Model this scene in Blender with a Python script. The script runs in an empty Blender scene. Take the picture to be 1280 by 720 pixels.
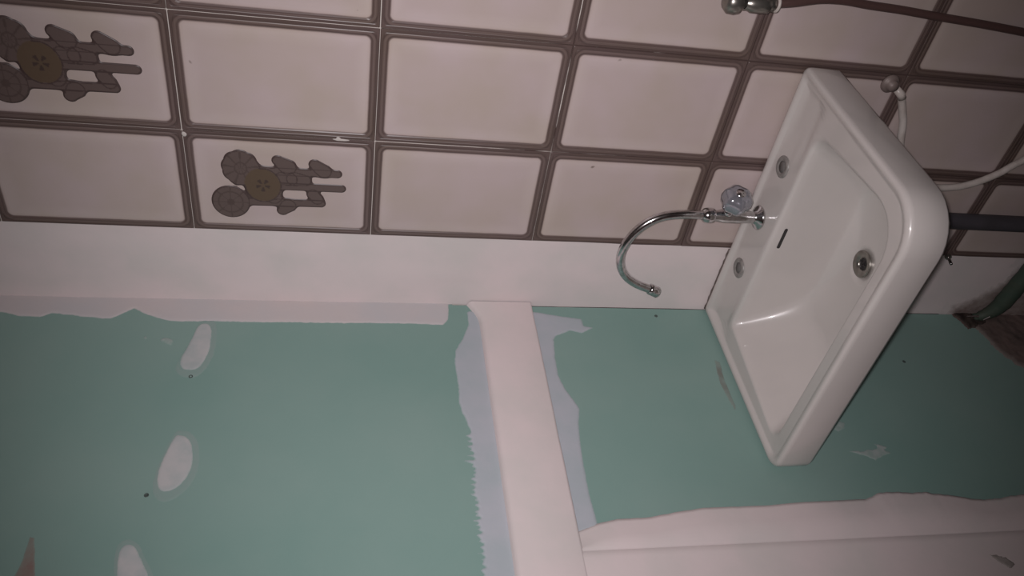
import bpy, bmesh, math, random
import numpy as np
from mathutils import Vector, Matrix, noise
from mathutils.bvhtree import BVHTree
C = bpy.context.scene.collection
sc = bpy.context.scene
random.seed(4)

# ------------------------------------------------------------ camera
R = [[0.152352, -0.141074, -0.978206], [0.755018, 0.655297, 0.023087], [0.637759, -0.742081, 0.206349]]
CAM = Vector((1.04904, -1.16433, 1.59523))
cd = bpy.data.cameras.new('camera'); cam = bpy.data.objects.new('camera', cd); C.objects.link(cam)

M3 = Matrix(R).transposed()
cam.matrix_world = Matrix.Translation(CAM) @ M3.to_4x4()
cd.sensor_width = 36; cd.lens = 27.9716; cd.clip_start = .02
sc.camera = cam
VIEW = -(M3 @ Vector((0, 0, 1)))

# ------------------------------------------------------------ world, light, exposure
w = bpy.data.worlds.new('world'); sc.world = w; w.use_nodes = True
w.node_tree.nodes['Background'].inputs[0].default_value = (.9, .8, .78, 1)
w.node_tree.nodes['Background'].inputs[1].default_value = .05
sc.view_settings.view_transform = 'Standard'; sc.view_settings.look = 'None'
sc.view_settings.gamma = 1; sc.view_settings.use_curve_mapping = False
sc.view_settings.exposure = 0.0
# phone torch beside the lens, the only lamp in the dark bathroom
sd = bpy.data.lights.new('phone_torch', 'SPOT'); sd.energy = 55; sd.color = (1, .945, .97)
sd.spot_size = math.radians(90); sd.spot_blend = 1.0; sd.shadow_soft_size = .012
so = bpy.data.objects.new('phone_torch', sd); C.objects.link(so)
so.location = CAM + M3 @ Vector((-.025, .012, .03))
so.rotation_euler = (VIEW + M3 @ Vector((.0, .02, 0))).to_track_quat('-Z', 'Y').to_euler()
# weak unseen fill light placed high behind the camera
pd = bpy.data.lights.new('fill_light', 'POINT'); pd.energy = 2; pd.color = (1, .84, .8); pd.shadow_soft_size = .12
po = bpy.data.objects.new('fill_light', pd); C.objects.link(po); po.location = (1.3, -1.9, 2.15)

# ------------------------------------------------------------ helpers
def mesh(name, bm, mats, parent=None, smooth=False, bevel=0):
    me = bpy.data.meshes.new(name)
    bmesh.ops.remove_doubles(bm, verts=bm.verts, dist=1e-6)
    bmesh.ops.recalc_face_normals(bm, faces=bm.faces)
    if smooth:
        for f in bm.faces: f.smooth = True
    bm.to_mesh(me); bm.free()
    o = bpy.data.objects.new(name, me); C.objects.link(o)
    for m in (mats if isinstance(mats, (list, tuple)) else [mats]): me.materials.append(m)
    if parent: o.parent = parent
    if bevel:
        b = o.modifiers.new('b', 'BEVEL'); b.width = bevel; b.segments = 3; b.limit_method = 'ANGLE'
    return o
def empty(name, loc, label, cat, group=None):
    o = bpy.data.objects.new(name, None); C.objects.link(o); o.location = loc; o.empty_display_size = .05
    tag(o, label, cat, group); return o
def tag(o, label, cat, group=None):
    o['label'] = label; o['category'] = cat
    if group: o['group'] = group
def box(bm, x0, x1, y0, y1, z0, z1):
    v = [bm.verts.new((x, y, z)) for x in (x0, x1) for y in (y0, y1) for z in (z0, z1)]
    for f in ((0,1,3,2),(4,6,7,5),(0,4,5,1),(2,3,7,6),(0,2,6,4),(1,5,7,3)): bm.faces.new([v[i] for i in f])
def frame(d):
    d = d.normalized(); a = Vector((0, 0, 1)) if abs(d.z) < .9 else Vector((1, 0, 0))
    u = d.cross(a).normalized(); return u, d.cross(u)
def tube(bm, pts, rad, n=16, caps=True):
    """pts list of Vectors, rad float or list; parallel-transported frame"""
    pts = [Vector(p) for p in pts]; rad = rad if isinstance(rad, list) else [rad]*len(pts)
    rings = []; u = None
    for i, p in enumerate(pts):
        t = (pts[min(i+1, len(pts)-1)] - pts[max(i-1, 0)]).normalized()
        if u is None: u, v = frame(t)
        else:
            u = (u - t*u.dot(t)).normalized()
        v = t.cross(u)
        rings.append([bm.verts.new(p + rad[i]*(math.cos(a)*u + math.sin(a)*v)) for a in [2*math.pi*k/n for k in range(n)]])
    for a, b in zip(rings, rings[1:]):
        for k in range(n): bm.faces.new((a[k], a[(k+1) % n], b[(k+1) % n], b[k]))
    if caps: bm.faces.new(rings[0][::-1]); bm.faces.new(rings[-1])
def lathe(bm, prof, org, axis, n=24):
    """prof: (r, h) list along axis"""
    org = Vector(org); axis = Vector(axis).normalized(); u, v = frame(axis); rings = []
    for r, h in prof:
        if r < 1e-5: rings.append([bm.verts.new(org + axis*h)])
        else: rings.append([bm.verts.new(org + axis*h + r*(math.cos(a)*u + math.sin(a)*v)) for a in [2*math.pi*k/n for k in range(n)]])
    for a, b in zip(rings, rings[1:]):
        if len(a) == 1 and len(b) == 1: continue
        for k in range(n):
            if len(a) == 1: bm.faces.new((a[0], b[(k+1) % n], b[k]))
            elif len(b) == 1: bm.faces.new((a[k], a[(k+1) % n], b[0]))
            else: bm.faces.new((a[k], a[(k+1) % n], b[(k+1) % n], b[k]))
def spline(pts, n=10):
    P = [Vector(p) for p in pts]; P = [2*P[0]-P[1]] + P + [2*P[-1]-P[-2]]; out = []
    for i in range(1, len(P)-2):
        for k in range(n):
            t = k/n; a, b, c, d = P[i-1:i+3]
            out.append(.5*((2*b)+(c-a)*t+(2*a-5*b+4*c-d)*t*t+(3*b-a-3*c+d)*t**3))
    out.append(P[-2]); return out

# ------------------------------------------------------------ materials
def mat(name, col, rough=.5, metal=0, spec=.5, coat=0, vary=None, vscale=6, bump=0, bscale=60, detail=4, vrange=(.4, .65)):
    m = bpy.data.materials.new(name); m.use_nodes = True; nt = m.node_tree; N = nt.nodes; L = nt.links
    b = N['Principled BSDF']; b.inputs['Base Color'].default_value = (*col, 1); b.inputs['Roughness'].default_value = rough
    b.inputs['Metallic'].default_value = metal; b.inputs['Specular IOR Level'].default_value = spec
    b.inputs['Coat Weight'].default_value = coat; b.inputs['Coat Roughness'].default_value = .04
    tc = N.new('ShaderNodeTexCoord')
    if vary:
        n = N.new('ShaderNodeTexNoise'); n.inputs['Scale'].default_value = vscale; n.inputs['Detail'].default_value = detail
        L.new(tc.outputs['Object'], n.inputs['Vector'])
        mr = N.new('ShaderNodeMapRange'); mr.inputs[1].default_value = vrange[0]; mr.inputs[2].default_value = vrange[1]
        L.new(n.outputs['Fac'], mr.inputs[0])
        mx = N.new('ShaderNodeMix'); mx.data_type = 'RGBA'; mx.inputs[6].default_value = (*col, 1); mx.inputs[7].default_value = (*vary, 1)
        L.new(mr.outputs[0], mx.inputs[0]); L.new(mx.outputs[2], b.inputs['Base Color'])
    if bump:
        n2 = N.new('ShaderNodeTexNoise'); n2.inputs['Scale'].default_value = bscale; n2.inputs['Detail'].default_value = 5
        L.new(tc.outputs['Object'], n2.inputs['Vector'])
        bp = N.new('ShaderNodeBump'); bp.inputs['Strength'].default_value = bump; bp.inputs['Distance'].default_value = .002
        L.new(n2.outputs['Fac'], bp.inputs['Height']); L.new(bp.outputs[0], b.inputs['Normal'])
    return m
GREEN = mat('green_board', (.245, .365, .33), .6, vary=(.215, .345, .31), vscale=3.5, bump=.04, bscale=200, spec=.35)
PLASTER = mat('white_plaster', (.72, .625, .62), .75, vary=(.66, .60, .585), vscale=9, bump=.18, bscale=38, spec=.2)
COMP = mat('joint_compound', (.50, .50, .53), .8, vary=(.44, .475, .49), vscale=14, bump=.15, bscale=60, spec=.2)
DAB = mat('compound_dab', (.52, .52, .52), .8, vary=(.43, .47, .47), vscale=30, bump=.2, bscale=60, spec=.2)
THIN = mat('thin_scrape', (.34, .40, .385), .8, vary=(.27, .37, .34), vscale=60, bump=.1, bscale=80, spec=.2)
STAIN = mat('grey_brown_stain', (.20, .22, .20), .7, vary=(.245, .31, .28), vscale=30, spec=.3)
RUST = mat('reddish_stain', (.23, .17, .15), .7, vary=(.24, .26, .22), vscale=25)
MORTAR = mat('rough_mortar', (.17, .125, .11), .95, vary=(.10, .08, .07), vscale=18, bump=.9, bscale=45, spec=.1)
DARKHOLE = mat('broken_hole', (.03, .022, .02), 1, vary=(.06, .045, .04), vscale=60, bump=1, bscale=90, spec=.05)
CER = mat('sink_ceramic', (.60, .555, .53), .3, vary=(.565, .525, .50), vscale=5, spec=.4, coat=.6)
CHROME = mat('chrome', (.66, .64, .65), .16, metal=1, vary=(.5, .49, .48), vscale=120, detail=2)
DULL = mat('dull_chrome', (.33, .31, .28), .3, metal=.85, vary=(.22, .2, .18), vscale=50)
KNOB = mat('smoky_clear_knob', (.33, .33, .37), .12, metal=.55, coat=.8)
PLUG = mat('grey_plug', (.28, .26, .245), .4, vary=(.2, .185, .175), vscale=120)
PLUGD = mat('grey_plug_centre', (.15, .14, .135), .5)
BLACK = mat('dark_slot', (.035, .03, .03), .8)
HOSEW = mat('white_hose_plastic', (.62, .56, .52), .35, vary=(.5, .44, .4), vscale=40)
ROSE = mat('dull_rosette', (.22, .17, .155), .5, metal=.1)
TUBEG = mat('dark_grey_tube', (.075, .068, .078), .55, vary=(.055, .05, .055), vscale=12, spec=.25)
PIPEGREEN = mat('dark_green_pipe', (.045, .072, .052), .65, vary=(.06, .075, .055), vscale=30)
TUBEB = mat('dark_brown', (.09, .05, .045), .5)
SCREW = mat('screw_head', (.10, .13, .12), .5, metal=.4)
BEAD = mat('dark_bead', (.10, .075, .065), .7, vary=(.2, .16, .15), vscale=60)
FLOORM = mat('concrete_floor', (.22, .19, .18), .9, vary=(.16, .14, .13), vscale=8, bump=.5)
WALLM = mat('painted_wall', (.55, .46, .45), .8, vary=(.5, .43, .42), vscale=3)

def cover_mat(name, base, col, vary, vscale=14, grain=60, bump=.15, lo=.0, hi=.8, maxc=1.0):
    """thin compound over a board: coverage attribute plus grain decides how much board shows"""
    m = mat(name, col, .8, vary=vary, vscale=vscale, bump=bump, bscale=grain, spec=.2); nt = m.node_tree; N = nt.nodes; L = nt.links
    b = N['Principled BSDF']; src = b.inputs['Base Color'].links[0].from_socket
    at = N.new('ShaderNodeAttribute'); at.attribute_name = 'cov'
    tc = N.new('ShaderNodeTexCoord'); n = N.new('ShaderNodeTexNoise'); n.inputs['Scale'].default_value = grain*2.5; n.inputs['Detail'].default_value = 3
    L.new(tc.outputs['Object'], n.inputs['Vector'])
    a = N.new('ShaderNodeMath'); a.operation = 'MULTIPLY_ADD'; L.new(n.outputs['Fac'], a.inputs[0]); a.inputs[1].default_value = .5; L.new(at.outputs['Fac'], a.inputs[2])
    mr = N.new('ShaderNodeMapRange'); mr.inputs[1].default_value = .25+lo; mr.inputs[2].default_value = .25+hi; mr.inputs[4].default_value = maxc; L.new(a.outputs[0], mr.inputs[0])
    mx = N.new('ShaderNodeMix'); mx.data_type = 'RGBA'; mx.inputs[6].default_value = (*base, 1); L.new(src, mx.inputs[7]); L.new(mr.outputs[0], mx.inputs[0])
    L.new(mx.outputs[2], b.inputs['Base Color']); return m
GB = (.235, .357, .322)
COMP = cover_mat('joint_compound', GB, (.455, .475, .515), (.41, .455, .485))
DAB = cover_mat('compound_dab', GB, (.50, .50, .50), (.41, .45, .45), 30, hi=.9)
THIN = cover_mat('thin_scrape', GB, (.40, .44, .43), (.30, .39, .36), 60, lo=.15, hi=1.1)
FAINT = cover_mat('faint_scrape', GB, (.30, .365, .35), (.27, .365, .34), 30, lo=0, hi=1.2, maxc=.7)
STAIN = cover_mat('grey_brown_stain', GB, (.20, .20, .18), (.245, .30, .27), 30, lo=.1, hi=1.1)
RUST = cover_mat('reddish_stain', GB, (.25, .17, .15), (.25, .24, .21), 25, hi=1.1)
CORN = cover_mat('corner_compound', GB, (.54, .52, .53), (.60, .53, .52), 5, hi=.6)
MORTAR = cover_mat('rough_mortar', (.30, .27, .25), (.19, .14, .125), (.12, .095, .085), 18, 30, .8, hi=.9)
DARKHOLE = cover_mat('broken_hole', (.14, .10, .09), (.035, .025, .022), (.08, .06, .05), 60, 60, 1, hi=.8)
MORTARW = cover_mat('mortar_smudge', (.66, .59, .58), (.20, .15, .135), (.30, .25, .23), 30, 40, .6, lo=.1, hi=1.1)

def tile_material():
    m = bpy.data.materials.new('glazed_tile'); m.use_nodes = True; nt = m.node_tree; N = nt.nodes; L = nt.links
    b = N['Principled BSDF']; b.inputs['Roughness'].default_value = .38; b.inputs['Specular IOR Level'].default_value = .4
    tc = N.new('ShaderNodeTexCoord'); oi = N.new('ShaderNodeObjectInfo')
    sx = N.new('ShaderNodeSeparateXYZ'); L.new(tc.outputs['Object'], sx.inputs[0])
    def mth(op, a, b_=None, c=None):
        n = N.new('ShaderNodeMath'); n.operation = op
        for i, v in enumerate((a, b_, c)):
            if v is None: continue
            if isinstance(v, (int, float)): n.inputs[i].default_value = v
            else: L.new(v, n.inputs[i])
        return n.outputs[0]
    hx, hz, r = TW/2-.0135, TH/2-.0135, .009
    px = mth('SUBTRACT', mth('ABSOLUTE', mth('SUBTRACT', sx.outputs[0], TW/2)), hx-r)
    pz = mth('SUBTRACT', mth('ABSOLUTE', mth('ADD', sx.outputs[2], TH/2)), hz-r)
    mx_, mz_ = mth('MAXIMUM', px, 0), mth('MAXIMUM', pz, 0)
    d = mth('SUBTRACT', mth('SQRT', mth('ADD', mth('MULTIPLY', mx_, mx_), mth('MULTIPLY', mz_, mz_))), r)
    d = mth('ADD', d, mth('MINIMUM', mth('MAXIMUM', px, pz), 0))
    # wobble
    nz = N.new('ShaderNodeTexNoise'); nz.inputs['Scale'].default_value = 30
    L.new(tc.outputs['Object'], nz.inputs['Vector'])
    d = mth('ADD', d, mth('MULTIPLY', mth('SUBTRACT', nz.outputs['Fac'], .5), .0012))
    mr = N.new('ShaderNodeMapRange'); mr.inputs[1].default_value = -.025; mr.inputs[2].default_value = .015; L.new(d, mr.inputs[0])
    cr = N.new('ShaderNodeValToRGB'); L.new(mr.outputs[0], cr.inputs[0]); e = cr.color_ramp.elements
    def P(v): return (v+.025)/.04
    stops = [(-.025, (.50, .415, .40)), (-.006, (.535, .45, .435)), (-.0018, (.51, .42, .40)), (.0008, (.135, .095, .088)),
             (.0032, (.115, .078, .072)), (.0048, (.165, .12, .11)), (.0075, (.155, .11, .10)), (.0088, (.095, .065, .06)), (.0135, (.125, .087, .08))]
    e[0].position = 0; e[0].color = (*stops[0][1], 1); e[1].position = P(stops[-1][0]); e[1].color = (*stops[-1][1], 1)
    for v, c in stops[1:-1]:
        q = e.new(P(v)); q.color = (*c, 1)
    # glaze mottling differing per tile
    n2 = N.new('ShaderNodeTexNoise'); n2.noise_dimensions = '4D'; n2.inputs['Scale'].default_value = 9; n2.inputs['Detail'].default_value = 3
    L.new(tc.outputs['Object'], n2.inputs['Vector']); L.new(mth('MULTIPLY', oi.outputs['Random'], 20), n2.inputs['W'])
    hs = N.new('ShaderNodeMix'); hs.data_type = 'RGBA'; hs.blend_type = 'MULTIPLY'; hs.inputs[0].default_value = 1
    c2 = N.new('ShaderNodeValToRGB'); L.new(n2.outputs['Fac'], c2.inputs[0])
    c2.color_ramp.elements[0].position = .35; c2.color_ramp.elements[0].color = (.93, .92, .86, 1)
    c2.color_ramp.elements[1].position = .65; c2.color_ramp.elements[1].color = (1, .98, 1, 1)
    L.new(cr.outputs[0], hs.inputs[6]); L.new(c2.outputs[0], hs.inputs[7])
    # tiny dark pits
    vo = N.new('ShaderNodeTexNoise'); vo.noise_dimensions = '4D'; vo.inputs['Scale'].default_value = 55; vo.inputs['Detail'].default_value = 1
    L.new(tc.outputs['Object'], vo.inputs['Vector']); L.new(mth('MULTIPLY', oi.outputs['Random'], 37), vo.inputs['W'])
    pit = N.new('ShaderNodeMapRange'); pit.inputs[1].default_value = .79; pit.inputs[2].default_value = .84; L.new(vo.outputs['Fac'], pit.inputs[0])
    m3 = N.new('ShaderNodeMix'); m3.data_type = 'RGBA'; L.new(pit.outputs[0], m3.inputs[0]); L.new(hs.outputs[2], m3.inputs[6]); m3.inputs[7].default_value = (.2, .15, .13, 1)
    L.new(m3.outputs[2], b.inputs['Base Color'])
    return m

def grout_material():
    m = bpy.data.materials.new('grout'); m.use_nodes = True; nt = m.node_tree; N = nt.nodes; L = nt.links
    b = N['Principled BSDF']; b.inputs['Roughness'].default_value = .9
    tc = N.new('ShaderNodeTexCoord'); sx = N.new('ShaderNodeSeparateXYZ'); L.new(tc.outputs['Object'], sx.inputs[0])
    n = N.new('ShaderNodeTexNoise'); n.inputs['Scale'].default_value = 12; n.inputs['Detail'].default_value = 6; L.new(tc.outputs['Object'], n.inputs['Vector'])
    a = N.new('ShaderNodeMath'); a.operation = 'MULTIPLY_ADD'; L.new(n.outputs['Fac'], a.inputs[0]); a.inputs[1].default_value = .9; L.new(sx.outputs[2], a.inputs[2])
    mr = N.new('ShaderNodeMapRange'); mr.inputs[1].default_value = 1.62; mr.inputs[2].default_value = 1.78; L.new(a.outputs[0], mr.inputs[0])
    mx = N.new('ShaderNodeMix'); mx.data_type = 'RGBA'; mx.inputs[6].default_value = (.075, .045, .04, 1); mx.inputs[7].default_value = (.62, .56, .52, 1)
    L.new(mr.outputs[0], mx.inputs[0]); L.new(mx.outputs[2], b.inputs['Base Color'])
    return m

# ------------------------------------------------------------ room shell
TW, TH, TB = .1939, .3, .166          # tile width, tile height, width of the plastered band at the corner
ZT = 2.151                            # a horizontal joint of the tiling
CEIL = 2.451
LA = math.atan(.06); LD = Vector((-math.sin(LA), -math.cos(LA), 0)); LN = Vector((math.cos(LA), -math.sin(LA), 0))
def LW(s, z, d=0): return LD*s + LN*d + Vector((0, 0, z))     # point of the green wall: distance from corner, height, relief

def struct(name, bm, m, **k):
    o = mesh(name, bm, m, **k); o['kind'] = 'structure'; return o
bm = bmesh.new(); box(bm, -.12, 2.3, .0065, .12, 0, CEIL); wall_right = struct('wall_right', bm, grout_material())
bm = bmesh.new()
a = [LW(0, 0, 0), LW(2.42, 0, 0), LW(2.42, 0, -.1), LW(0, 0, -.1)]
lo = [bm.verts.new(p) for p in a]; hi = [bm.verts.new(p+Vector((0, 0, CEIL))) for p in a]
bm.faces.new(lo); bm.faces.new(hi)
for k in range(4): bm.faces.new((lo[k], lo[(k+1) % 4], hi[(k+1) % 4], hi[k]))
wall_left = struct('wall_left', bm, GREEN)
bm = bmesh.new(); box(bm, 2.2, 2.3, -2.5, .0064, 0, CEIL); struct('wall_back', bm, WALLM)
bm = bmesh.new(); box(bm, -.3, 2.2, -2.5, -2.4, 0, CEIL); struct('wall_front', bm, WALLM)
bm = bmesh.new(); box(bm, -.3, 2.3, -2.5, .12, -.05, 0); struct('floor', bm, FLOORM)
bm = bmesh.new(); box(bm, -.3, 2.3, -2.5, .12, CEIL, CEIL+.05); struct('ceiling', bm, WALLM)

# ------------------------------------------------------------ tiles
def rrect(x0, x1, z0, z1, r, n=4):
    out = []
    for cx, cz, a0 in ((x1-r, z1-r, 0), (x0+r, z1-r, 90), (x0+r, z0+r, 180), (x1-r, z0+r, 270)):
        for k in range(n+1):
            a = math.radians(a0+90*k/n); out.append((cx+r*math.cos(a), cz+r*math.sin(a)))
    return out
g = .0007
bm = bmesh.new(); box(bm, TB+.0005, 2.2, .0024, .0068, .05, CEIL); mesh('grout', bm, bpy.data.materials['grout'], wall_right)
bm = bmesh.new(); rings = []
for ins, y, r in ((g, .0065, .0012), (g, .001, .0012), (g+.001, .0, .0015), (.0052, .0, .003), (.0062, .0005, .004), (.0072, .0, .005),
                  (.0112, -.0001, .007), (.0128, .0009, .0085), (.024, .0005, .012)):
    rings.append([bm.verts.new((x, y, z)) for x, z in rrect(ins, TW-ins, -TH+ins, -ins, r)])
for a, b in zip(rings, rings[1:]):
    for k in range(len(a)): bm.faces.new((a[k], a[(k+1) % len(a)], b[(k+1) % len(a)], b[k]))
bm.faces.new(rings[-1])
TILEM = tile_material()
tile0 = mesh('tile', bm, TILEM, wall_right, smooth=False)
first = True; tiles = {}
for i in range(-1, 7):
    for j in range(0, 9):
        o = tile0 if first else tile0.copy()
        if not first: C.objects.link(o)
        first = False
        o.location = (TB+j*TW+random.uniform(-.0004, .0004), random.uniform(-.0002, .0002), ZT-i*TH+random.uniform(-.0004, .0004))
        o.rotation_euler = (random.uniform(-.0008, .0008), 0, random.uniform(-.002, .002))
        tiles[i, j] = o
bm = bmesh.new(); box(bm, TB, 2.2, -.004, .0065, 0, ZT-7*TH-.001); b0 = struct('baseboard_right', bm, PLASTER)

# floral relief print of the two decorated tiles
def sd_caps(p, a, b, r):
    pa = (p[0]-a[0], p[1]-a[1]); ba = (b[0]-a[0], b[1]-a[1])
    h = max(0, min(1, (pa[0]*ba[0]+pa[1]*ba[1])/(ba[0]**2+ba[1]**2)))
    rr = r if not isinstance(r, tuple) else r[0]+(r[1]-r[0])*h
    return math.hypot(pa[0]-ba[0]*h, pa[1]-ba[1]*h)-rr
def sd_ell(p, c, rx, rz):
    q = math.hypot((p[0]-c[0])/rx, (p[1]-c[1])/rz); return (q-1)*min(rx, rz)
FL = [(.1290, -.0845, .034, .030, 'scallop'), (.0607, -.0647, .0325, .031, 'disc'), (.0975, -.1184, .034, .030, 'olive')]
def flower_d(p, f):
    x, z, rx, rz, k = f; a = math.atan2(p[1]-z, p[0]-x)
    s = 1 + (.05*abs(math.cos(4.5*a)) - .02 if k == 'scallop' else 0)
    return sd_ell(p, (x, z), rx*s, rz*s)
STEMS = [((.1265, -.1087), (.1262, -.2400), .0080), ((.0971, -.1459), (.0971, -.2470), .0078), ((.0625, -.0923), (.0645, -.2130), .0080)]
LEAVES = [((.1470, -.1440), (.1360, -.1590), (.0100, .0150)), ((.1430, -.2030), (.1310, -.2180), (.0100, .0130)), ((.0470, -.1490), (.0570, -.1580), (.0100, .0140)),
          ((.1130, -.1500), (.1120, -.1620), (.013, .013)), ((.1130, -.1700), (.1110, -.1870), (.014, .011)), ((.0830, -.2000), (.0740, -.2070), (.011, .011)),
          ((.0850, -.1350), (.0750, -.1350), (.014, .014))]
def motif_field(p):
    dl = []
    for f in FL: dl.append((flower_d(p, f), f[4]))
    for a, b, r in LEAVES: dl.append((sd_caps(p, a, b, r), 'leaf'))
    for a, b, r in STEMS: dl.append((sd_caps(p, a, b, r), 'stem'))
    d = min(v for v, _ in dl)
    e = -.0035*math.log(sum(math.exp(-max(-.02, min(.05, v))/.0035) for v, _ in dl))
    d = min(d, e+.0008)
    hole = sd_ell(p, (.0805, -.1690), .0085, .0170)
    return max(d, -hole), dl
H = .00125; x0, z0 = .022, -.262; nx, nz = int(.152/H), int(.236/H)
bm = bmesh.new(); vg = {}; lay = bm.loops.layers.float_color.new('Col'); vc = {}
DK, MD, OL, OK_ = (.068, .044, .041), (.118, .083, .076), (.108, .072, .048), (.062, .04, .034)
LN_ = (.088, .060, .054)
for i in range(nx+1):
    for j in range(nz+1):
        p = (x0+i*H, z0+j*H); d, dl = motif_field(p)
        if d > .0022: continue
        h = max(0, min(1, (.0012-d)/.0026)); h = h*h*(3-2*h)
        v = bm.verts.new((p[0], .0012-.0021*h, p[1])); vg[i, j] = v
        col = DK
        if d < -.0006: col = MD
        for dd, k in dl:                     # inner outlines
            if abs(dd+.0009) < (.0022 if d > -.0025 else .0009): col = DK
        for f in FL:
            x, z, rx, rz, k = f; q = math.hypot((p[0]-x)/rx, (p[1]-z)/rz); a = math.atan2(p[1]-z, p[0]-x)
            if q < .93:
                if k == 'disc': col = MD if not (.60 < q < .68) and abs(math.sin(4*a)) > .18 and q > .2 else LN_
                if k == 'scallop' and flower_d(p, FL[2]) > 0: col = MD if abs(math.sin(4.5*a)) > .3 and not (.28 < q < .36) else LN_
                if k == 'scallop' and flower_d(p, FL[2]) <= 0: col = OL
                if k == 'olive' and flower_d(p, FL[1]) > 0: col = OL if not (q < .38 and math.sin(2.5*a)**2 > .55 and q > .1) else OK_
        vc[v] = col
for i in range(nx):
    for j in range(nz):
        k = [(i, j), (i+1, j), (i+1, j+1), (i, j+1)]
        if all(q in vg for q in k):
            f = bm.faces.new([vg[q] for q in k]); f.smooth = True
            for lp in f.loops: lp[lay] = (*vc[lp.vert], 1)
MOT = bpy.data.materials.new('brown_relief_glaze'); MOT.use_nodes = True
at = MOT.node_tree.nodes.new('ShaderNodeVertexColor'); at.layer_name = 'Col'
MB_ = MOT.node_tree.nodes['Principled BSDF']; MB_.inputs['Roughness'].default_value = .45; MOT.node_tree.links.new(at.outputs[0], MB_.inputs['Base Color'])
me = bpy.data.meshes.new('flower_motif'); bm.to_mesh(me); bm.free(); me.materials.append(MOT)
if me.polygons[0].normal.y > 0: me.flip_normals()
for key in ((0, 1), (1, 0)):
    o = bpy.data.objects.new('flower_motif', me); C.objects.link(o); o.parent = tiles[key]
    tiles[key]['label'] = 'cream tile with brown relief bunch of flowers'
    o['label'] = 'brown raised bunch of three flowers with stems'

# grout crumbs left on the joints
for (x, z, rx, rz) in ((.353, 1.848, .0045, .004), (.3595, 1.606, .0022, .014), (.361, 1.610, .004, .004)):
    bm = bmesh.new(); bmesh.ops.create_icosphere(bm, subdivisions=2, radius=1)
    for v in bm.verts: v.co = Vector((v.co.x*rx, v.co.y*.0012, v.co.z*rz))*(1+.25*noise.noise(v.co*2))
    o = mesh('grout_crumb', bm, mat('crumb', (.55, .5, .47), .9) if 'crumb' not in bpy.data.materials else bpy.data.materials['crumb'], wall_right, smooth=True); o.location = (x, -.0006, z)

# plastered band between tiles and corner (uneven trowelled surface)
bm = bmesh.new(); G = {}; NX, NZ = 14, 160
for i in range(NX+1):
    for k in range(NZ+1):
        x = TB*i/NX - (.0 if i < NX else .0002*1); z = CEIL*k/NZ
        G[i, k] = bm.verts.new((x, .0018+.0012*noise.noise(Vector((x*22, 0, z*9)))+.0004*noise.noise(Vector((x*80, 3, z*50))), z))
for i in range(NX):
    for k in range(NZ): bm.faces.new((G[i, k], G[i+1, k], G[i+1, k+1], G[i, k+1]))
mesh('plaster_band', bm, PLASTER, wall_right, smooth=True)

# ------------------------------------------------------------ plaster and compound on the green wall
def ragged(pts, step=.006, amp=.001, seed=0):
    out = []
    for i, (s, z) in enumerate(pts):
        s2, z2 = pts[(i+1) % len(pts)]; L_ = math.hypot(s2-s, z2-z); n = max(1, int(L_/step))
        for k in range(n):
            t = k/n; nn = noise.noise(Vector((s*90+t*L_*160+seed, z*90+seed, seed)))
            nx_, nz_ = (z2-z)/max(L_, 1e-6), -(s2-s)/max(L_, 1e-6)
            out.append((s+(s2-s)*t+nx_*nn*amp, z+(z2-z)*t+nz_*nn*amp))
    return out
def patch(name, pts, m, th=.0012, amp=.001, parent=None, seed=0, label=None, step=.0025, feather=.006, rough=0, at_=LW):
    P = np.array(pts); A = P; B = np.roll(P, -1, 0)
    lo_, hi_ = P.min(0)-step*2, P.max(0)+step*2
    nx_, nz_ = int((hi_[0]-lo_[0])/step)+1, int((hi_[1]-lo_[1])/step)+1
    X, Z = np.meshgrid(lo_[0]+np.arange(nx_)*step, lo_[1]+np.arange(nz_)*step, indexing='ij'); Q = np.stack([X.ravel(), Z.ravel()], 1)
    D = np.full(len(Q), 9.); ins = np.zeros(len(Q), bool)
    for a, b in zip(A, B):
        e = b-a; w_ = Q-a; t = np.clip((w_@e)/max(e@e, 1e-12), 0, 1); D = np.minimum(D, np.hypot(*(w_-t[:, None]*e).T))
        c = (a[1] > Q[:, 1]) != (b[1] > Q[:, 1])
        if a[1] != b[1]: ins ^= c & (Q[:, 0] < (b[0]-a[0])*(Q[:, 1]-a[1])/(b[1]-a[1])+a[0])
    D = np.where(ins, D, -D); bm = bmesh.new(); vg = {}; cov = []
    for k in np.nonzero(D > -step*1.8-amp)[0]:
        s_, z_ = Q[k]; n1 = noise.noise(Vector((s_*70, z_*70, seed)))*.6+noise.noise(Vector((s_*210, z_*210, seed)))*.4
        d = D[k]+amp*n1*1.6; c = max(0, min(1, d/feather)); c = c*c*(3-2*c)
        vg[k] = bm.verts.new(at_(s_, z_, -.0004+(th+.0004)*c+rough*c*n1)); cov.append(c)
    for k in vg:
        q = (k, k+nz_, k+nz_+1, k+1)
        if all(x in vg for x in q) and (k+1) % nz_: f = bm.faces.new([vg[x] for x in q]); f.smooth = True
    me = bpy.data.meshes.new(name); bm.to_mesh(me); bm.free()
    at = me.attributes.new('cov', 'FLOAT', 'POINT'); at.data.foreach_set('value', cov)
    me.materials.append(m); o = bpy.data.objects.new(name, me); C.objects.link(o); o.parent = parent or wall_left
    if label: o['label'] = label
    return o
def RW(s, z, d=0): return Vector((s, .0015-d, z))
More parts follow.
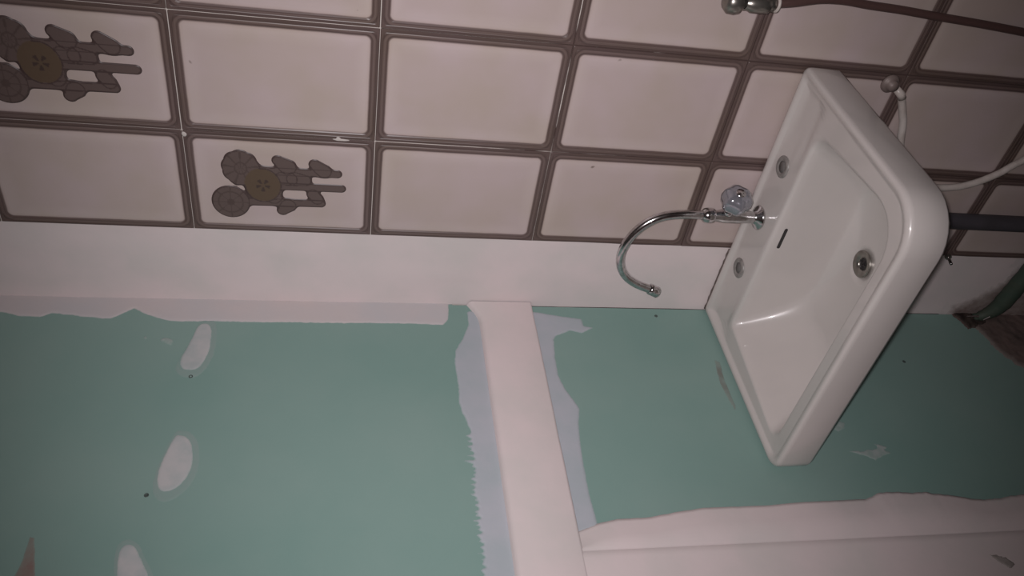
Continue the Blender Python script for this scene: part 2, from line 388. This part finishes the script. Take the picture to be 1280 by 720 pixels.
# raised horizontal band, 12 mm proud, edges slightly rounded
def zt(s): return 1.3325 + (.020*max(0, 1-s/.05)**1.6 if s < .05 else 0)
bm = bmesh.new(); rows = []
SS = [0, .01, .02, .03, .04, .05] + [.05+.025*k for k in range(1, 95)]
for s in SS:
    t_, b_ = zt(s)+.0006*noise.noise(Vector((s*14, 0, 0))), 1.2255+.0007*noise.noise(Vector((s*14, 5, 0)))
    q = [(t_+.004, -.0005), (t_+.002, .004), (t_-.001, .0095), (t_-.006, .0118), ((t_+b_)/2, .012), (b_+.005, .012), (b_+.0012, .0108), (b_, .008), (b_, -.0005)]
    rows.append([bm.verts.new(LW(s, z, d)) for z, d in q])
for a, b in zip(rows, rows[1:]):
    for k in range(len(a)-1): bm.faces.new((a[k], a[k+1], b[k+1], b[k]))
mesh('raised_band', bm, PLASTER, wall_left, smooth=True)['label'] = 'raised white horizontal plaster band'
# vertical plaster band: thin at the green edge, thick towards the crease
VERT = [(.4983, 1.2275), (.4853, 1.1889), (.4789, 1.1537), (.4782, 1.1013), (.4701, 1.0472), (.4645, .9984), (.4644, .9300), (.4644, .8810), (.4606, .8191), (.4589, .6909),
        (.4467, .6558), (.4477, .6258), (.4498, .5664), (.4588, .5119), (.4688, .4610), (.4657, .4114), (.4607, .3631), (.47, .2), (.465, .0)]
bm = bmesh.new(); rows = []
dense = []
for (s, z), (s2, z2) in zip(VERT, VERT[1:]):
    n = max(1, int(abs(z2-z)/.006))
    for k in range(n): dense.append((s+(s2-s)*k/n, z+(z2-z)*k/n))
dense.append(VERT[-1])
for s, z in dense:
    rag = .0035 if z < .68 else .0006
    s += rag*noise.noise(Vector((0, z*70, 2)))+rag*.5*noise.noise(Vector((0, z*240, 2)))
    q = [(s, -.0005), (s, .0007), (s+.006, .0018), (s+.03, .006), (.5335, .0105), (.5352, .0088), (.5368, .0105)] + [(.537+.11*k, .0112) for k in (.1, .5, 1, 3, 6, 12, 17)]
    rows.append([bm.verts.new(LW(a, z, d+(.0007*noise.noise(Vector((a*25, z*10, 0))) if d > .001 else 0))) for a, d in q])
for a, b in zip(rows, rows[1:]):
    for k in range(len(a)-1): bm.faces.new((a[k], a[k+1], b[k+1], b[k]))
mesh('vertical_band', bm, PLASTER, wall_left, smooth=True)['label'] = 'white vertical plaster band with a faint crease'

compA = [(.0159, 1.3587), (.0548, 1.36), (.0852, 1.3723), (.1183, 1.39), (.1501, 1.3942), (.1776, 1.3928), (.211, 1.3924), (.2433, 1.3941), (.2623, 1.3906), (.2871, 1.3827), (.3052, 1.3794)]
s = .3052
random.seed(11)
while s < .66:                                   # ragged brush strokes
    compA += [(s+.002, 1.3815+random.uniform(-.003, .002)), (s+.005, 1.391+random.uniform(-.004, .006))]; s += random.uniform(.007, .012)
compA += [(.80, 1.392), (.80, 1.33), (.03, 1.33), (.012, 1.336)]
patch('compound_strip', compA, COMP, .0012, .0015, seed=1, label='grey joint compound with ragged brushed edge')
compB = [(.012, 1.2232), (.0235, 1.17), (.0306, 1.1228), (.0505, 1.122), (.0535, 1.107), (.058, 1.0982), (.062, 1.112), (.0741, 1.1316), (.0667, 1.154), (.0826, 1.1864), (.0903, 1.1907), (.1348, 1.1956), (.1775, 1.1976), (.2118, 1.19),
         (.2386, 1.1785), (.2583, 1.1715), (.2901, 1.1795), (.3329, 1.1849), (.3797, 1.1882), (.4351, 1.1895), (.492, 1.187), (.505, 1.23), (.012, 1.23)]
patch('compound_strip', compB, COMP, .0012, .0008, seed=2, label='grey joint compound with a smear near the corner')
corner = [(.0399, 2.1769), (.0488, 2.1461), (.0505, 2.114), (.0405, 2.0974), (.0468, 2.0508), (.053, 2.0005), (.0378, 1.9804), (.0265, 1.9659), (.0419, 1.9396), (.0536, 1.9073), (.0566, 1.8832), (.0546, 1.8289), (.0549, 1.7977),
          (.0556, 1.7522), (.0548, 1.7098), (.0551, 1.6451), (.0539, 1.5272), (.0538, 1.4705), (.0568, 1.4055), (.0407, 1.3945), (.0081, 1.3909), (-.015, 1.39), (-.015, 2.42), (.042, 2.42), (.05, 2.3)]
patch('corner_compound', corner, CORN, .0012, .0012, seed=3)
dabs = [([(.0559, 1.8534), (.0554, 1.8261), (.1117, 1.8203), (.1414, 1.8245), (.1703, 1.8363), (.1718, 1.8593), (.1562, 1.8735), (.1271, 1.8686), (.097, 1.8598)], DAB),
        ([(.2974, 1.8527), (.3039, 1.8301), (.3333, 1.8178), (.3685, 1.8162), (.3963, 1.8282), (.4105, 1.8487), (.4034, 1.8633), (.3839, 1.8703), (.3498, 1.8678), (.3144, 1.8595)], DAB),
        ([(.4839, 1.8879), (.4917, 1.8733), (.5104, 1.8633), (.5257, 1.854), (.5378, 1.848), (.5722, 1.8432), (.60, 1.85), (.61, 1.875), (.5699, 1.8914), (.5352, 1.8947), (.5116, 1.8989), (.4935, 1.8992)], DAB),
        ([(.0899, 1.9034), (.0973, 1.8837), (.1161, 1.886), (.1125, 1.8971), (.0992, 1.915)], THIN),
        ([(.0905, 1.9417), (.0873, 1.9329), (.0979, 1.9278), (.1025, 1.9354)], THIN)]
for k, (p, m) in enumerate(dabs):
    # round the corners by chaikin
    for _ in range(2):
        q = []
        for a, b in zip(p, p[1:]+p[:1]): q += [(a[0]*.75+b[0]*.25, a[1]*.75+b[1]*.25), (a[0]*.25+b[0]*.75, a[1]*.25+b[1]*.75)]
        p = q
    patch('filler_dab', p, m, .001, .0008, seed=5+k, step=.002)
    if k < 3:                                     # thin scraped halo around each dab
        cs, cz = sum(a[0] for a in p)/len(p), sum(a[1] for a in p)/len(p)
        patch('filler_smear', [(cs+(a[0]-cs)*1.25+.004, cz+(a[1]-cz)*1.3-.002) for a in p], FAINT, .0003, .001, seed=9+k)
smear = [(.3572, .6901), (.3579, .6398), (.353, .6167), (.342, .6163), (.3509, .5844), (.3588, .599), (.3645, .5864), (.3746, .6124), (.3821, .6316), (.3739, .6427)]
patch('filler_smear', smear, THIN, .0006, .003, seed=21, step=.0015, feather=.004)
patch('filler_smear', [(.2878, .6654), (.2938, .6499), (.3107, .659), (.3187, .6773), (.3102, .6878)], THIN, .0006, .001, seed=22)
patch('stain', [(.4665, 2.0216), (.4701, 2.0092), (.5299, 1.9923), (.60, 1.99), (.60, 2.03), (.5282, 2.0246), (.5054, 2.0211)], RUST, .0003, .001, seed=23)
patch('stain', [(.1343, .8741), (.1421, .8573), (.1955, .863), (.2536, .8617), (.2745, .8722), (.2393, .8782), (.1955, .8819)], STAIN, .0003, .0012, seed=24)
GREY = cover_mat('grey_scuff', (.70, .61, .605), (.26, .24, .22), (.4, .36, .34), 40, hi=1.0)
patch('stain', [(.572, .525), (.578, .49), (.60, .475), (.607, .50), (.59, .52)], GREY, .0126, .003, seed=25)
patch('stain', [(.575, .445), (.60, .43), (.64, .44), (.64, .46), (.60, .455)], GREY, .0126, .003, seed=26)
for k, (s, z) in enumerate([(.1820, 1.8470), (.4098, 1.8767), (.0205, .9615), (.1415, .4409)]):
    bm = bmesh.new(); lathe(bm, [(0, .0001), (.0012, .0001), (.0032, .0007), (.0036, .0004), (.0036, -.0005)], LW(s, z, 0), LN, 12)
    mesh('screw', bm, SCREW, wall_left)
# broken-out mortar round the pipe at the foot of the corner
patch('mortar_patch', [(-.03, .235), (.012, .222), (.0495, .205), (.0735, .2009), (.1049, .1937), (.15, .17), (.19, .13), (.23, .05), (.23, 0), (-.03, 0)], MORTAR, .003, .005, seed=30, feather=.02, rough=.003, step=.004)
patch('mortar_patch', [(-.03, .26), (.03, .265), (.05, .235), (.08, .20), (.11, .175), (.14, .165), (.164, .16), (.164, 0), (-.03, 0)], MORTARW, .002, .006, parent=wall_right, seed=31, feather=.035, rough=.001, step=.004, at_=RW)
patch('broken_hole', [(-.012, .245), (-.012, .16), (.0113, .1539), (.0325, .1711), (.0413, .2048), (.0457, .225), (.0253, .2299)], DARKHOLE, .0055, .003, seed=32, step=.002, rough=.002)

# ------------------------------------------------------------ wash basin
RIM = .850
def ring(c, r, z, ns=14, nc=8):
    out = []
    for i in range(4):
        P, Q, N_ = Vector(c[i-1]), Vector(c[i]), Vector(c[(i+1) % 4])
        a = Q+(P-Q).normalized()*r[i]; b = Q+(N_-Q).normalized()*r[i]
        for k in range(nc+1):
            t = k/nc; w0, w1, w2 = (1-t)**2, 2*t*(1-t)*.7071, t*t; out.append((a*w0+Q*w1+b*w2)/(w0+w1+w2))
        c2 = N_+(Q-N_).normalized()*r[(i+1) % 4]
        for k in range(1, ns): out.append(b+(c2-b)*k/ns)
    return [Vector((p.x, p.y, z)) for p in out]
def inset(c, d): # BL BR FR FL, d = (left, back, right, front)
    l, b, r, f = d if isinstance(d, tuple) else (d,)*4
    return [(c[0][0]+l, c[0][1]-b), (c[1][0]-r, c[1][1]-b), (c[2][0]-r, c[2][1]+f), (c[3][0]+l, c[3][1]+f)]
OUT = [(.003, -.0015), (.557, -.0015), (.535, -.404), (-.020, -.404)]
LIP = [(.052, -.098), (.488, -.100), (.500, -.368), (.012, -.362)]
BOT = [(.135, -.125), (.415, -.125), (.425, -.285), (.125, -.285)]
DR = Vector((.278, -.180))
R0 = ring
rs = []
ro = [.006, .010, .072, .028]
rs.append(ring(inset(OUT, .003), ro, RIM-.066))
rs.append(ring(inset(OUT, .0005), ro, RIM-.060))
rs.append(ring(OUT, ro, RIM-.030))
rs.append(ring(OUT, ro, RIM-.0085))
rs.append(ring(inset(OUT, .0010), ro, RIM-.0035))
rs.append(ring(inset(OUT, .0035), ro, RIM-.0006))
rs.append(ring(inset(OUT, .007), ro, RIM))
rs.append(ring(inset(OUT, .012), [.006, .01, .066, .024], RIM-.001))
rs.append(ring(inset(OUT, .016), [.006, .01, .062, .022], RIM-.0045))
din = ring(inset(OUT, .019), [.006, .01, .060, .020], RIM-.006)
lip = ring(LIP, [.012, .035, .078, .030], RIM-.008)
for k in range(0, 13):
    t = k/12; rs.append([a.lerp(b, t) for a, b in zip(din, lip)])
lip2 = ring(inset(LIP, .003), [.012, .034, .076, .028], RIM-.0095)
lip3 = ring(inset(LIP, .006), [.012, .034, .074, .028], RIM-.014)
bot = ring(BOT, [.05, .06, .07, .05], RIM-.132)
cir = ring([(DR.x-.024, DR.y+.024), (DR.x+.024, DR.y+.024), (DR.x+.024, DR.y-.024), (DR.x-.024, DR.y-.024)], [.024]*4, RIM-.150)
rs.append(lip2); rs.append(lip3)
for k in range(1, 15):
    t = k/14; p = [a.lerp(b, t) for a, b in zip(lip3, bot)]
    zz = RIM-.014-.118*math.sin(t*math.pi/2)**1.0 if False else RIM-.014-.118*(1-(1-t)**1.55)
    rs.append([Vector((q.x, q.y, zz)) for q in p])
for k in range(1, 9):
    t = k/8; p = [a.lerp(b, t) for a, b in zip(bot, cir)]; zz = RIM-.132-.018*(1-(1-t)**1.8)
    rs.append([Vector((q.x, q.y, zz)) for q in p])
def dish(p):
    d = 0
    for x0_, x1_ in ((.425, .528), (.022, .095)):
        sx_ = min(p.x-x0_, x1_-p.x); sy_ = min(p.y+.088, -.026-p.y); m_ = min(sx_, sy_)
        if m_ > -.003: t = max(0, min(1, (m_+.003)/.007)); d = max(d, .0035*t*t*(3-2*t))
    return d
for r_ in rs[9:22]:
    for p in r_: p.z -= dish(p)
# underside: shell follows the bowl
und = []
U1 = ring(inset(OUT, (.012, .003, .012, .012)), ro, RIM-.066)
U2 = ring(inset(OUT, (.013, .004, .013, .013)), ro, RIM-.030)
U3 = ring(inset(LIP, (-.012, -.02, -.012, -.012)), [.02, .04, .08, .03], RIM-.034)
U4 = ring(inset(BOT, -.03), [.06, .07, .08, .06], RIM-.115)
U5 = ring(inset(BOT, .01), [.05, .06, .07, .05], RIM-.158)
U6 = ring([(DR.x-.032, DR.y+.032), (DR.x+.032, DR.y+.032), (DR.x+.032, DR.y-.032), (DR.x-.032, DR.y-.032)], [.032]*4, RIM-.168)
cir2 = [Vector((p.x, p.y, RIM-.168)) for p in cir]
seq = [cir2, U6, U5, U4, U3, U2, U1] + rs + [cir2]
bm = bmesh.new(); V = [[bm.verts.new(p) for p in r_] for r_ in seq[:-1]]; V.append(V[0])
for a, b in zip(V, V[1:]):
    n = len(a)
    for k in range(n): bm.faces.new((a[k], a[(k+1) % n], b[(k+1) % n], b[k]))
sink = empty('wash_basin', (.278, -.01, RIM-.1), 'white ceramic wash basin fixed in the corner on the tiled wall', 'sink')
def under(o, root): o.parent = root; o.matrix_parent_inverse = Matrix.Translation(root.location).inverted(); return o
basin = mesh('basin', bm, CER, None, smooth=True)
bv = BVHTree.FromObject(basin, bpy.context.evaluated_depsgraph_get())
under(basin, sink)
bm = bmesh.new(); lathe(bm, [(.0105, -.004), (.0115, -.0015), (.017, .0005), (.0225, .0012), (.0245, .0004), (.0245, -.003)], (DR.x, DR.y, RIM-.1485), (0, 0, 1), 32)
under(mesh('drain_ring', bm, DULL, None, smooth=True), sink)['label'] = 'dull metal drain ring'
bm = bmesh.new(); lathe(bm, [(0, -.005), (.0108, -.005), (.0108, -.03)], (DR.x, DR.y, RIM-.1485), (0, 0, 1), 24)
box(bm, DR.x-.0105, DR.x+.0105, DR.y-.001, DR.y+.001, RIM-.153, RIM-.1505); box(bm, DR.x-.001, DR.x+.001, DR.y-.0105, DR.y+.0105, RIM-.153, RIM-.1505)
under(mesh('drain_hole', bm, BLACK, None), sink)
for px in (.388, .157):
    h = bv.ray_cast(Vector((px, -.050, RIM+.1)), Vector((0, 0, -1)))[0]
    bm = bmesh.new(); lathe(bm, [(.0105, .0008), (.0118, .0022), (.0180, .0028), (.0200, .0012), (.0205, -.003)], h, (0, 0, 1), 28)
    pl = under(mesh('tap_hole_plug', bm, PLUG, None, smooth=True), sink)
    bm = bmesh.new(); lathe(bm, [(0, .0014), (.0112, .0012), (.0112, -.003)], h, (0, 0, 1), 24)
    o = mesh('plug_centre', bm, PLUGD, None, smooth=True); o.parent = pl
# overflow slot on the back wall of the bowl
P1 = bv.ray_cast(Vector((.273, -.25, RIM-.028)), Vector((0, 1, 0))); nrm = P1[1]
if nrm.y > 0: nrm = -nrm
up_ = (Vector((0, 0, 1))-nrm*nrm.z).normalized(); rt = up_.cross(nrm).normalized()
bm = bmesh.new(); ol = []
for k in range(24):
    a = 2*math.pi*k/24; ol.append((math.copysign(.0195, math.cos(a))+.0028*math.cos(a), .0030*math.sin(a)))
A = [bm.verts.new(P1[0]+rt*x+up_*y+nrm*.0006) for x, y in ol]; B = [bm.verts.new(P1[0]+rt*x+up_*y-nrm*.004) for x, y in ol]
bm.faces.new(A); bm.faces.new(B)
for k in range(24): bm.faces.new((A[k], A[(k+1) % 24], B[(k+1) % 24], B[k]))
under(mesh('overflow_slot', bm, BLACK, None), sink)
# uneven dark bead along the back edge of the basin
bm = bmesh.new(); tube(bm, [Vector((.004+.16*k/20, .0005, RIM-.004+.0022*noise.noise(Vector((k*.9, 0, 0))))) for k in range(21)], [.0032+.0012*noise.noise(Vector((k*.7, 3, 0))) for k in range(21)], 8)
under(mesh('back_bead', bm, BEAD, None, smooth=True), sink)

# ------------------------------------------------------------ swan-neck tap
TX, TY = .274, -.045
h = bv.ray_cast(Vector((TX, TY, RIM+.1)), Vector((0, 0, -1)))[0]; z0_ = h.z
tap = empty('swan_neck_tap', (TX, TY, z0_), 'chrome pillar tap with swan neck spout turned left over the basin', 'tap')
def tp(name, bm, m, smooth=True, par=None):
    o = mesh(name, bm, m, None, smooth=smooth)
    if par is None: return under(o, tap)
    o.parent = par; return o
bm = bmesh.new(); lathe(bm, [(0, 0), (.0225, 0), (.0235, .002), (.0215, .005), (.0135, .009), (.0115, .013)], h, (0, 0, 1), 32); tp('base_flange', bm, CHROME)
bm = bmesh.new(); lathe(bm, [(.0112, .008), (.0115, .03), (.0125, .045), (.0125, .07), (.0108, .085), (.0100, .094)], h, (0, 0, 1), 28); tp('body', bm, CHROME)
bm = bmesh.new(); lathe(bm, [(.0092, .090), (.0128, .092), (.0142, .097), (.0142, .104), (.0128, .110), (.0095, .113), (.0085, .114)], h, (0, 0, 1), 24); tp('collar_nut', bm, CHROME)
path = [(.274, 0.112), (.2745, .135), (.272, .168), (.265, .194), (.2510, .216), (.2310, .233), (.2060, .244), (.1800, .248), (.1530, .242), (.1300, .226), (.1140, .203), (.1040, .179), (.1000, .166)]
dy = lambda x: -.010*(TX-x)/.18
bm = bmesh.new(); tube(bm, spline([(x, TY+dy(x), z0_+zz) for x, zz in path], 8), .0082, 20); tp('spout', bm, CHROME)
e1 = Vector((.1010, TY+dy(.09), z0_+.169)); ax = Vector((-.0055, 0, -.012)).normalized()
bm = bmesh.new(); lathe(bm, [(.0084, -.004), (.0108, -.002), (.0112, .002), (.0105, .0045), (.0112, .007), (.0112, .016), (.0098, .018), (.0085, .018), (.008, .013), (0, .013)], e1, ax, 24); tp('aerator', bm, CHROME)
kax = Vector((.90, -.30, .02)).normalized(); ko = Vector((TX, TY, z0_+.067))
bm = bmesh.new(); lathe(bm, [(.0085, .006), (.0085, .016), (.0075, .017), (.0075, .032), (.0065, .034)], ko, kax, 20); tp('valve_stem', bm, CHROME)
bm = bmesh.new()
prof = [(.008, .028), (.0185, .030), (.0250, .036), (.0275, .048), (.0255, .060), (.0190, .067), (.010, .0692), (0, .0695)]
u_, v_ = frame(kax); rings = []
for r_, hh in prof:
    if r_ == 0: rings.append([bm.verts.new(ko+kax*hh)]); continue
    rings.append([bm.verts.new(ko+kax*hh+(r_*(1+.055*math.cos(6*a)))*(math.cos(a)*u_+math.sin(a)*v_)) for a in [2*math.pi*k/48 for k in range(48)]])
for a, b in zip(rings, rings[1:]):
    for k in range(48):
        if len(b) == 1: bm.faces.new((a[k], a[(k+1) % 48], b[0]))
        else: bm.faces.new((a[k], a[(k+1) % 48], b[(k+1) % 48], b[k]))
kn = tp('knob', bm, KNOB); kn['label'] = 'smoky grey lobed knob'
bm = bmesh.new(); lathe(bm, [(.0095, .0675), (.009, .070), (0, .0708)], ko, kax, 24); o = tp('knob_cap', bm, CHROME, par=kn); o.parent = kn

# ------------------------------------------------------------ plumbing on the tiled wall
vy = -.036
valve = empty('wall_valve', (.650, 0, 1.0), 'chrome wall valve with round knob at the upper frame edge', 'valve')
def vp(name, bm, m): return under(mesh(name, bm, m, None, smooth=True), valve)
bm = bmesh.new(); lathe(bm, [(0, 0), (.026, 0), (.026, .003), (.018, .008), (.011, .010), (.011, .044)], (.662, 0, .992), (0, -1, 0), 28); vp('wall_flange', bm, DULL)
bm = bmesh.new(); lathe(bm, [(.008, -.02), (.0125, -.018), (.0135, -.005), (.0135, .010), (.011, .016), (.009, .020)], (.660, vy, .990), (0, 0, 1), 24); vp('body', bm, DULL)
bm = bmesh.new(); lathe(bm, [(.008, .018), (.010, .022), (.0165, .026), (.0185, .034), (.0175, .044), (.012, .050), (0, .052)], (.660, vy, .994), (0, 0, 1), 28); vp('knob', bm, DULL)
bm = bmesh.new(); lathe(bm, [(.0085, -.03), (.0118, -.028), (.0118, -.016), (.009, -.014)], (.662, vy, .992), (0, 0, 1), 6); vp('lower_nut', bm, DULL)
bm = bmesh.new(); lathe(bm, [(.009, -.0345), (.0125, -.034), (.0125, -.031), (.009, -.0305)], (.663, vy, .992), (0, 0, 1), 24); under(mesh('washer', bm, HOSEW, None, smooth=True), valve)['label'] = 'white washer'
bm = bmesh.new(); tube(bm, spline([(.664, vy, .960), (.668, -.034, .93), (.674, -.026, .885), (.6735, -.018, .84), (.669, -.013, .79), (.666, -.010, .73), (.662, -.010, .665), (.657, -.010, .57), (.650, -.010, .47), (.640, -.010, .35), (.63, -.010, .2), (.625, -.010, .02)], 8), .0068, 12)
tag(mesh('brown_tube', bm, TUBEB, None, smooth=True), 'thin dark brown tube running down the tiles from the chrome wall valve', 'hose')  # thin brown tube from the valve down the tile face

ho = empty('water_hose', (.537, 0, .678), 'white flexible hose from round wall rosette passing behind the basin', 'hose')
bm = bmesh.new(); lathe(bm, [(0, 0), (.0165, 0), (.0165, .003), (.013, .006), (.009, .008), (.0088, .016), (0, .017)], (.537, 0, .678), (0, -1, 0), 26); under(mesh('rosette', bm, ROSE, None, smooth=True), ho)['label'] = 'dull round metal rosette'
bm = bmesh.new(); tube(bm, [(.532, -.010, .668), (.524, -.012, .656), (.517, -.012, .650)], [.006, .0072, .0072], 14); under(mesh('end_fitting', bm, HOSEW, None, smooth=True), ho)
hp = [(.519, -.012, .652), (.510, -.011, .646), (.490, -.011, .634), (.469, -.011, .622), (.430, -.012, .607), (.39, -.014, .585), (.357, -.014, .54), (.342, -.012, .50), (.3385, -.010, .475), (.341, -.010, .445), (.346, -.010, .423), (.355, -.010, .400), (.366, -.010, .380), (.380, -.010, .360), (.397, -.010, .343), (.416, -.010, .32), (.440, -.010, .290), (.458, -.010, .262)]
bm = bmesh.new(); tube(bm, spline(hp, 8), .0068, 14); under(mesh('tube', bm, HOSEW, None, smooth=True), ho)
bm = bmesh.new(); lathe(bm, [(0, .016), (.010, .016), (.010, .004), (.016, .003), (.016, -.001)], (.460, 0, .256), (0, -1, 0), 20); under(mesh('wall_outlet', bm, ROSE, None, smooth=True), ho)
# trap, then a dark grey tube down the tile face
wp = empty('dark_tube', (.268, -.017, 0), 'dark grey tube running down the tiles under the basin', 'pipe')
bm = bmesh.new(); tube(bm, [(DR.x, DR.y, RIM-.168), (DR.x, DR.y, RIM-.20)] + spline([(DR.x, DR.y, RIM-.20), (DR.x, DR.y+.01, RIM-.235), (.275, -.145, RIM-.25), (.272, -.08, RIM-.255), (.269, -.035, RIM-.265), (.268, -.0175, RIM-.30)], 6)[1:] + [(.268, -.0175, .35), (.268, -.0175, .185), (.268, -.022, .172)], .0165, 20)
under(mesh('pipe', bm, TUBEG, None, smooth=True), wp)
bm = bmesh.new(); lathe(bm, [(.017, -.03), (.026, -.028), (.026, -.004), (.024, 0), (.012, 0)], (DR.x, DR.y, RIM-.168), (0, 0, 1), 16); under(mesh('trap_nut', bm, TUBEG, None), wp)
# bolt stub
bo = empty('wall_bolt', (.168, 0, .345), 'small bare metal bolt stub on the lower tile edge below the basin', 'bolt')
bm = bmesh.new(); lathe(bm, [(0, .024), (.0028, .024), (.0032, .022), (.0032, -.003)], (.168, 0, .348), (-.25, -1, .1), 12); under(mesh('shank', bm, CHROME, None, smooth=True), bo)
bm = bmesh.new(); lathe(bm, [(.0034, .007), (.0068, .007), (.0068, .001), (.0034, .001)], (.168, 0, .348), (-.25, -1, .1), 6); under(mesh('nut', bm, DULL, None), bo)
# green pipe in the corner
gp = empty('green_pipe', (.02, -.02, .17), 'dark green plastic pipe rising from the broken hole in the bottom corner', 'pipe')
pp = spline([(.002, -.012, .192), (.016, -.016, .172), (.045, -.020, .157), (.09, -.022, .152), (.15, -.023, .148), (.24, -.023, .142), (.36, -.023, .135), (.50, -.023, .13)], 6)
bm = bmesh.new(); tube(bm, pp, [min(.0185, .0085+.0007*k)+.0022*noise.noise(Vector((k*.8, 0, 0))) for k in range(len(pp))], 18)
under(mesh('pipe', bm, PIPEGREEN, None, smooth=True), gp)
for k, (p, q) in enumerate((((.006, -.012, .212), (.014, -.02, .19)), ((.012, -.03, .183), (.026, -.034, .176)))):
    bm = bmesh.new(); tube(bm, [p, q], [.0012, .0024], 6); under(mesh('chrome_sliver', bm, CHROME, None), gp)  # short chrome slivers put in for the glints at the pipe mouth
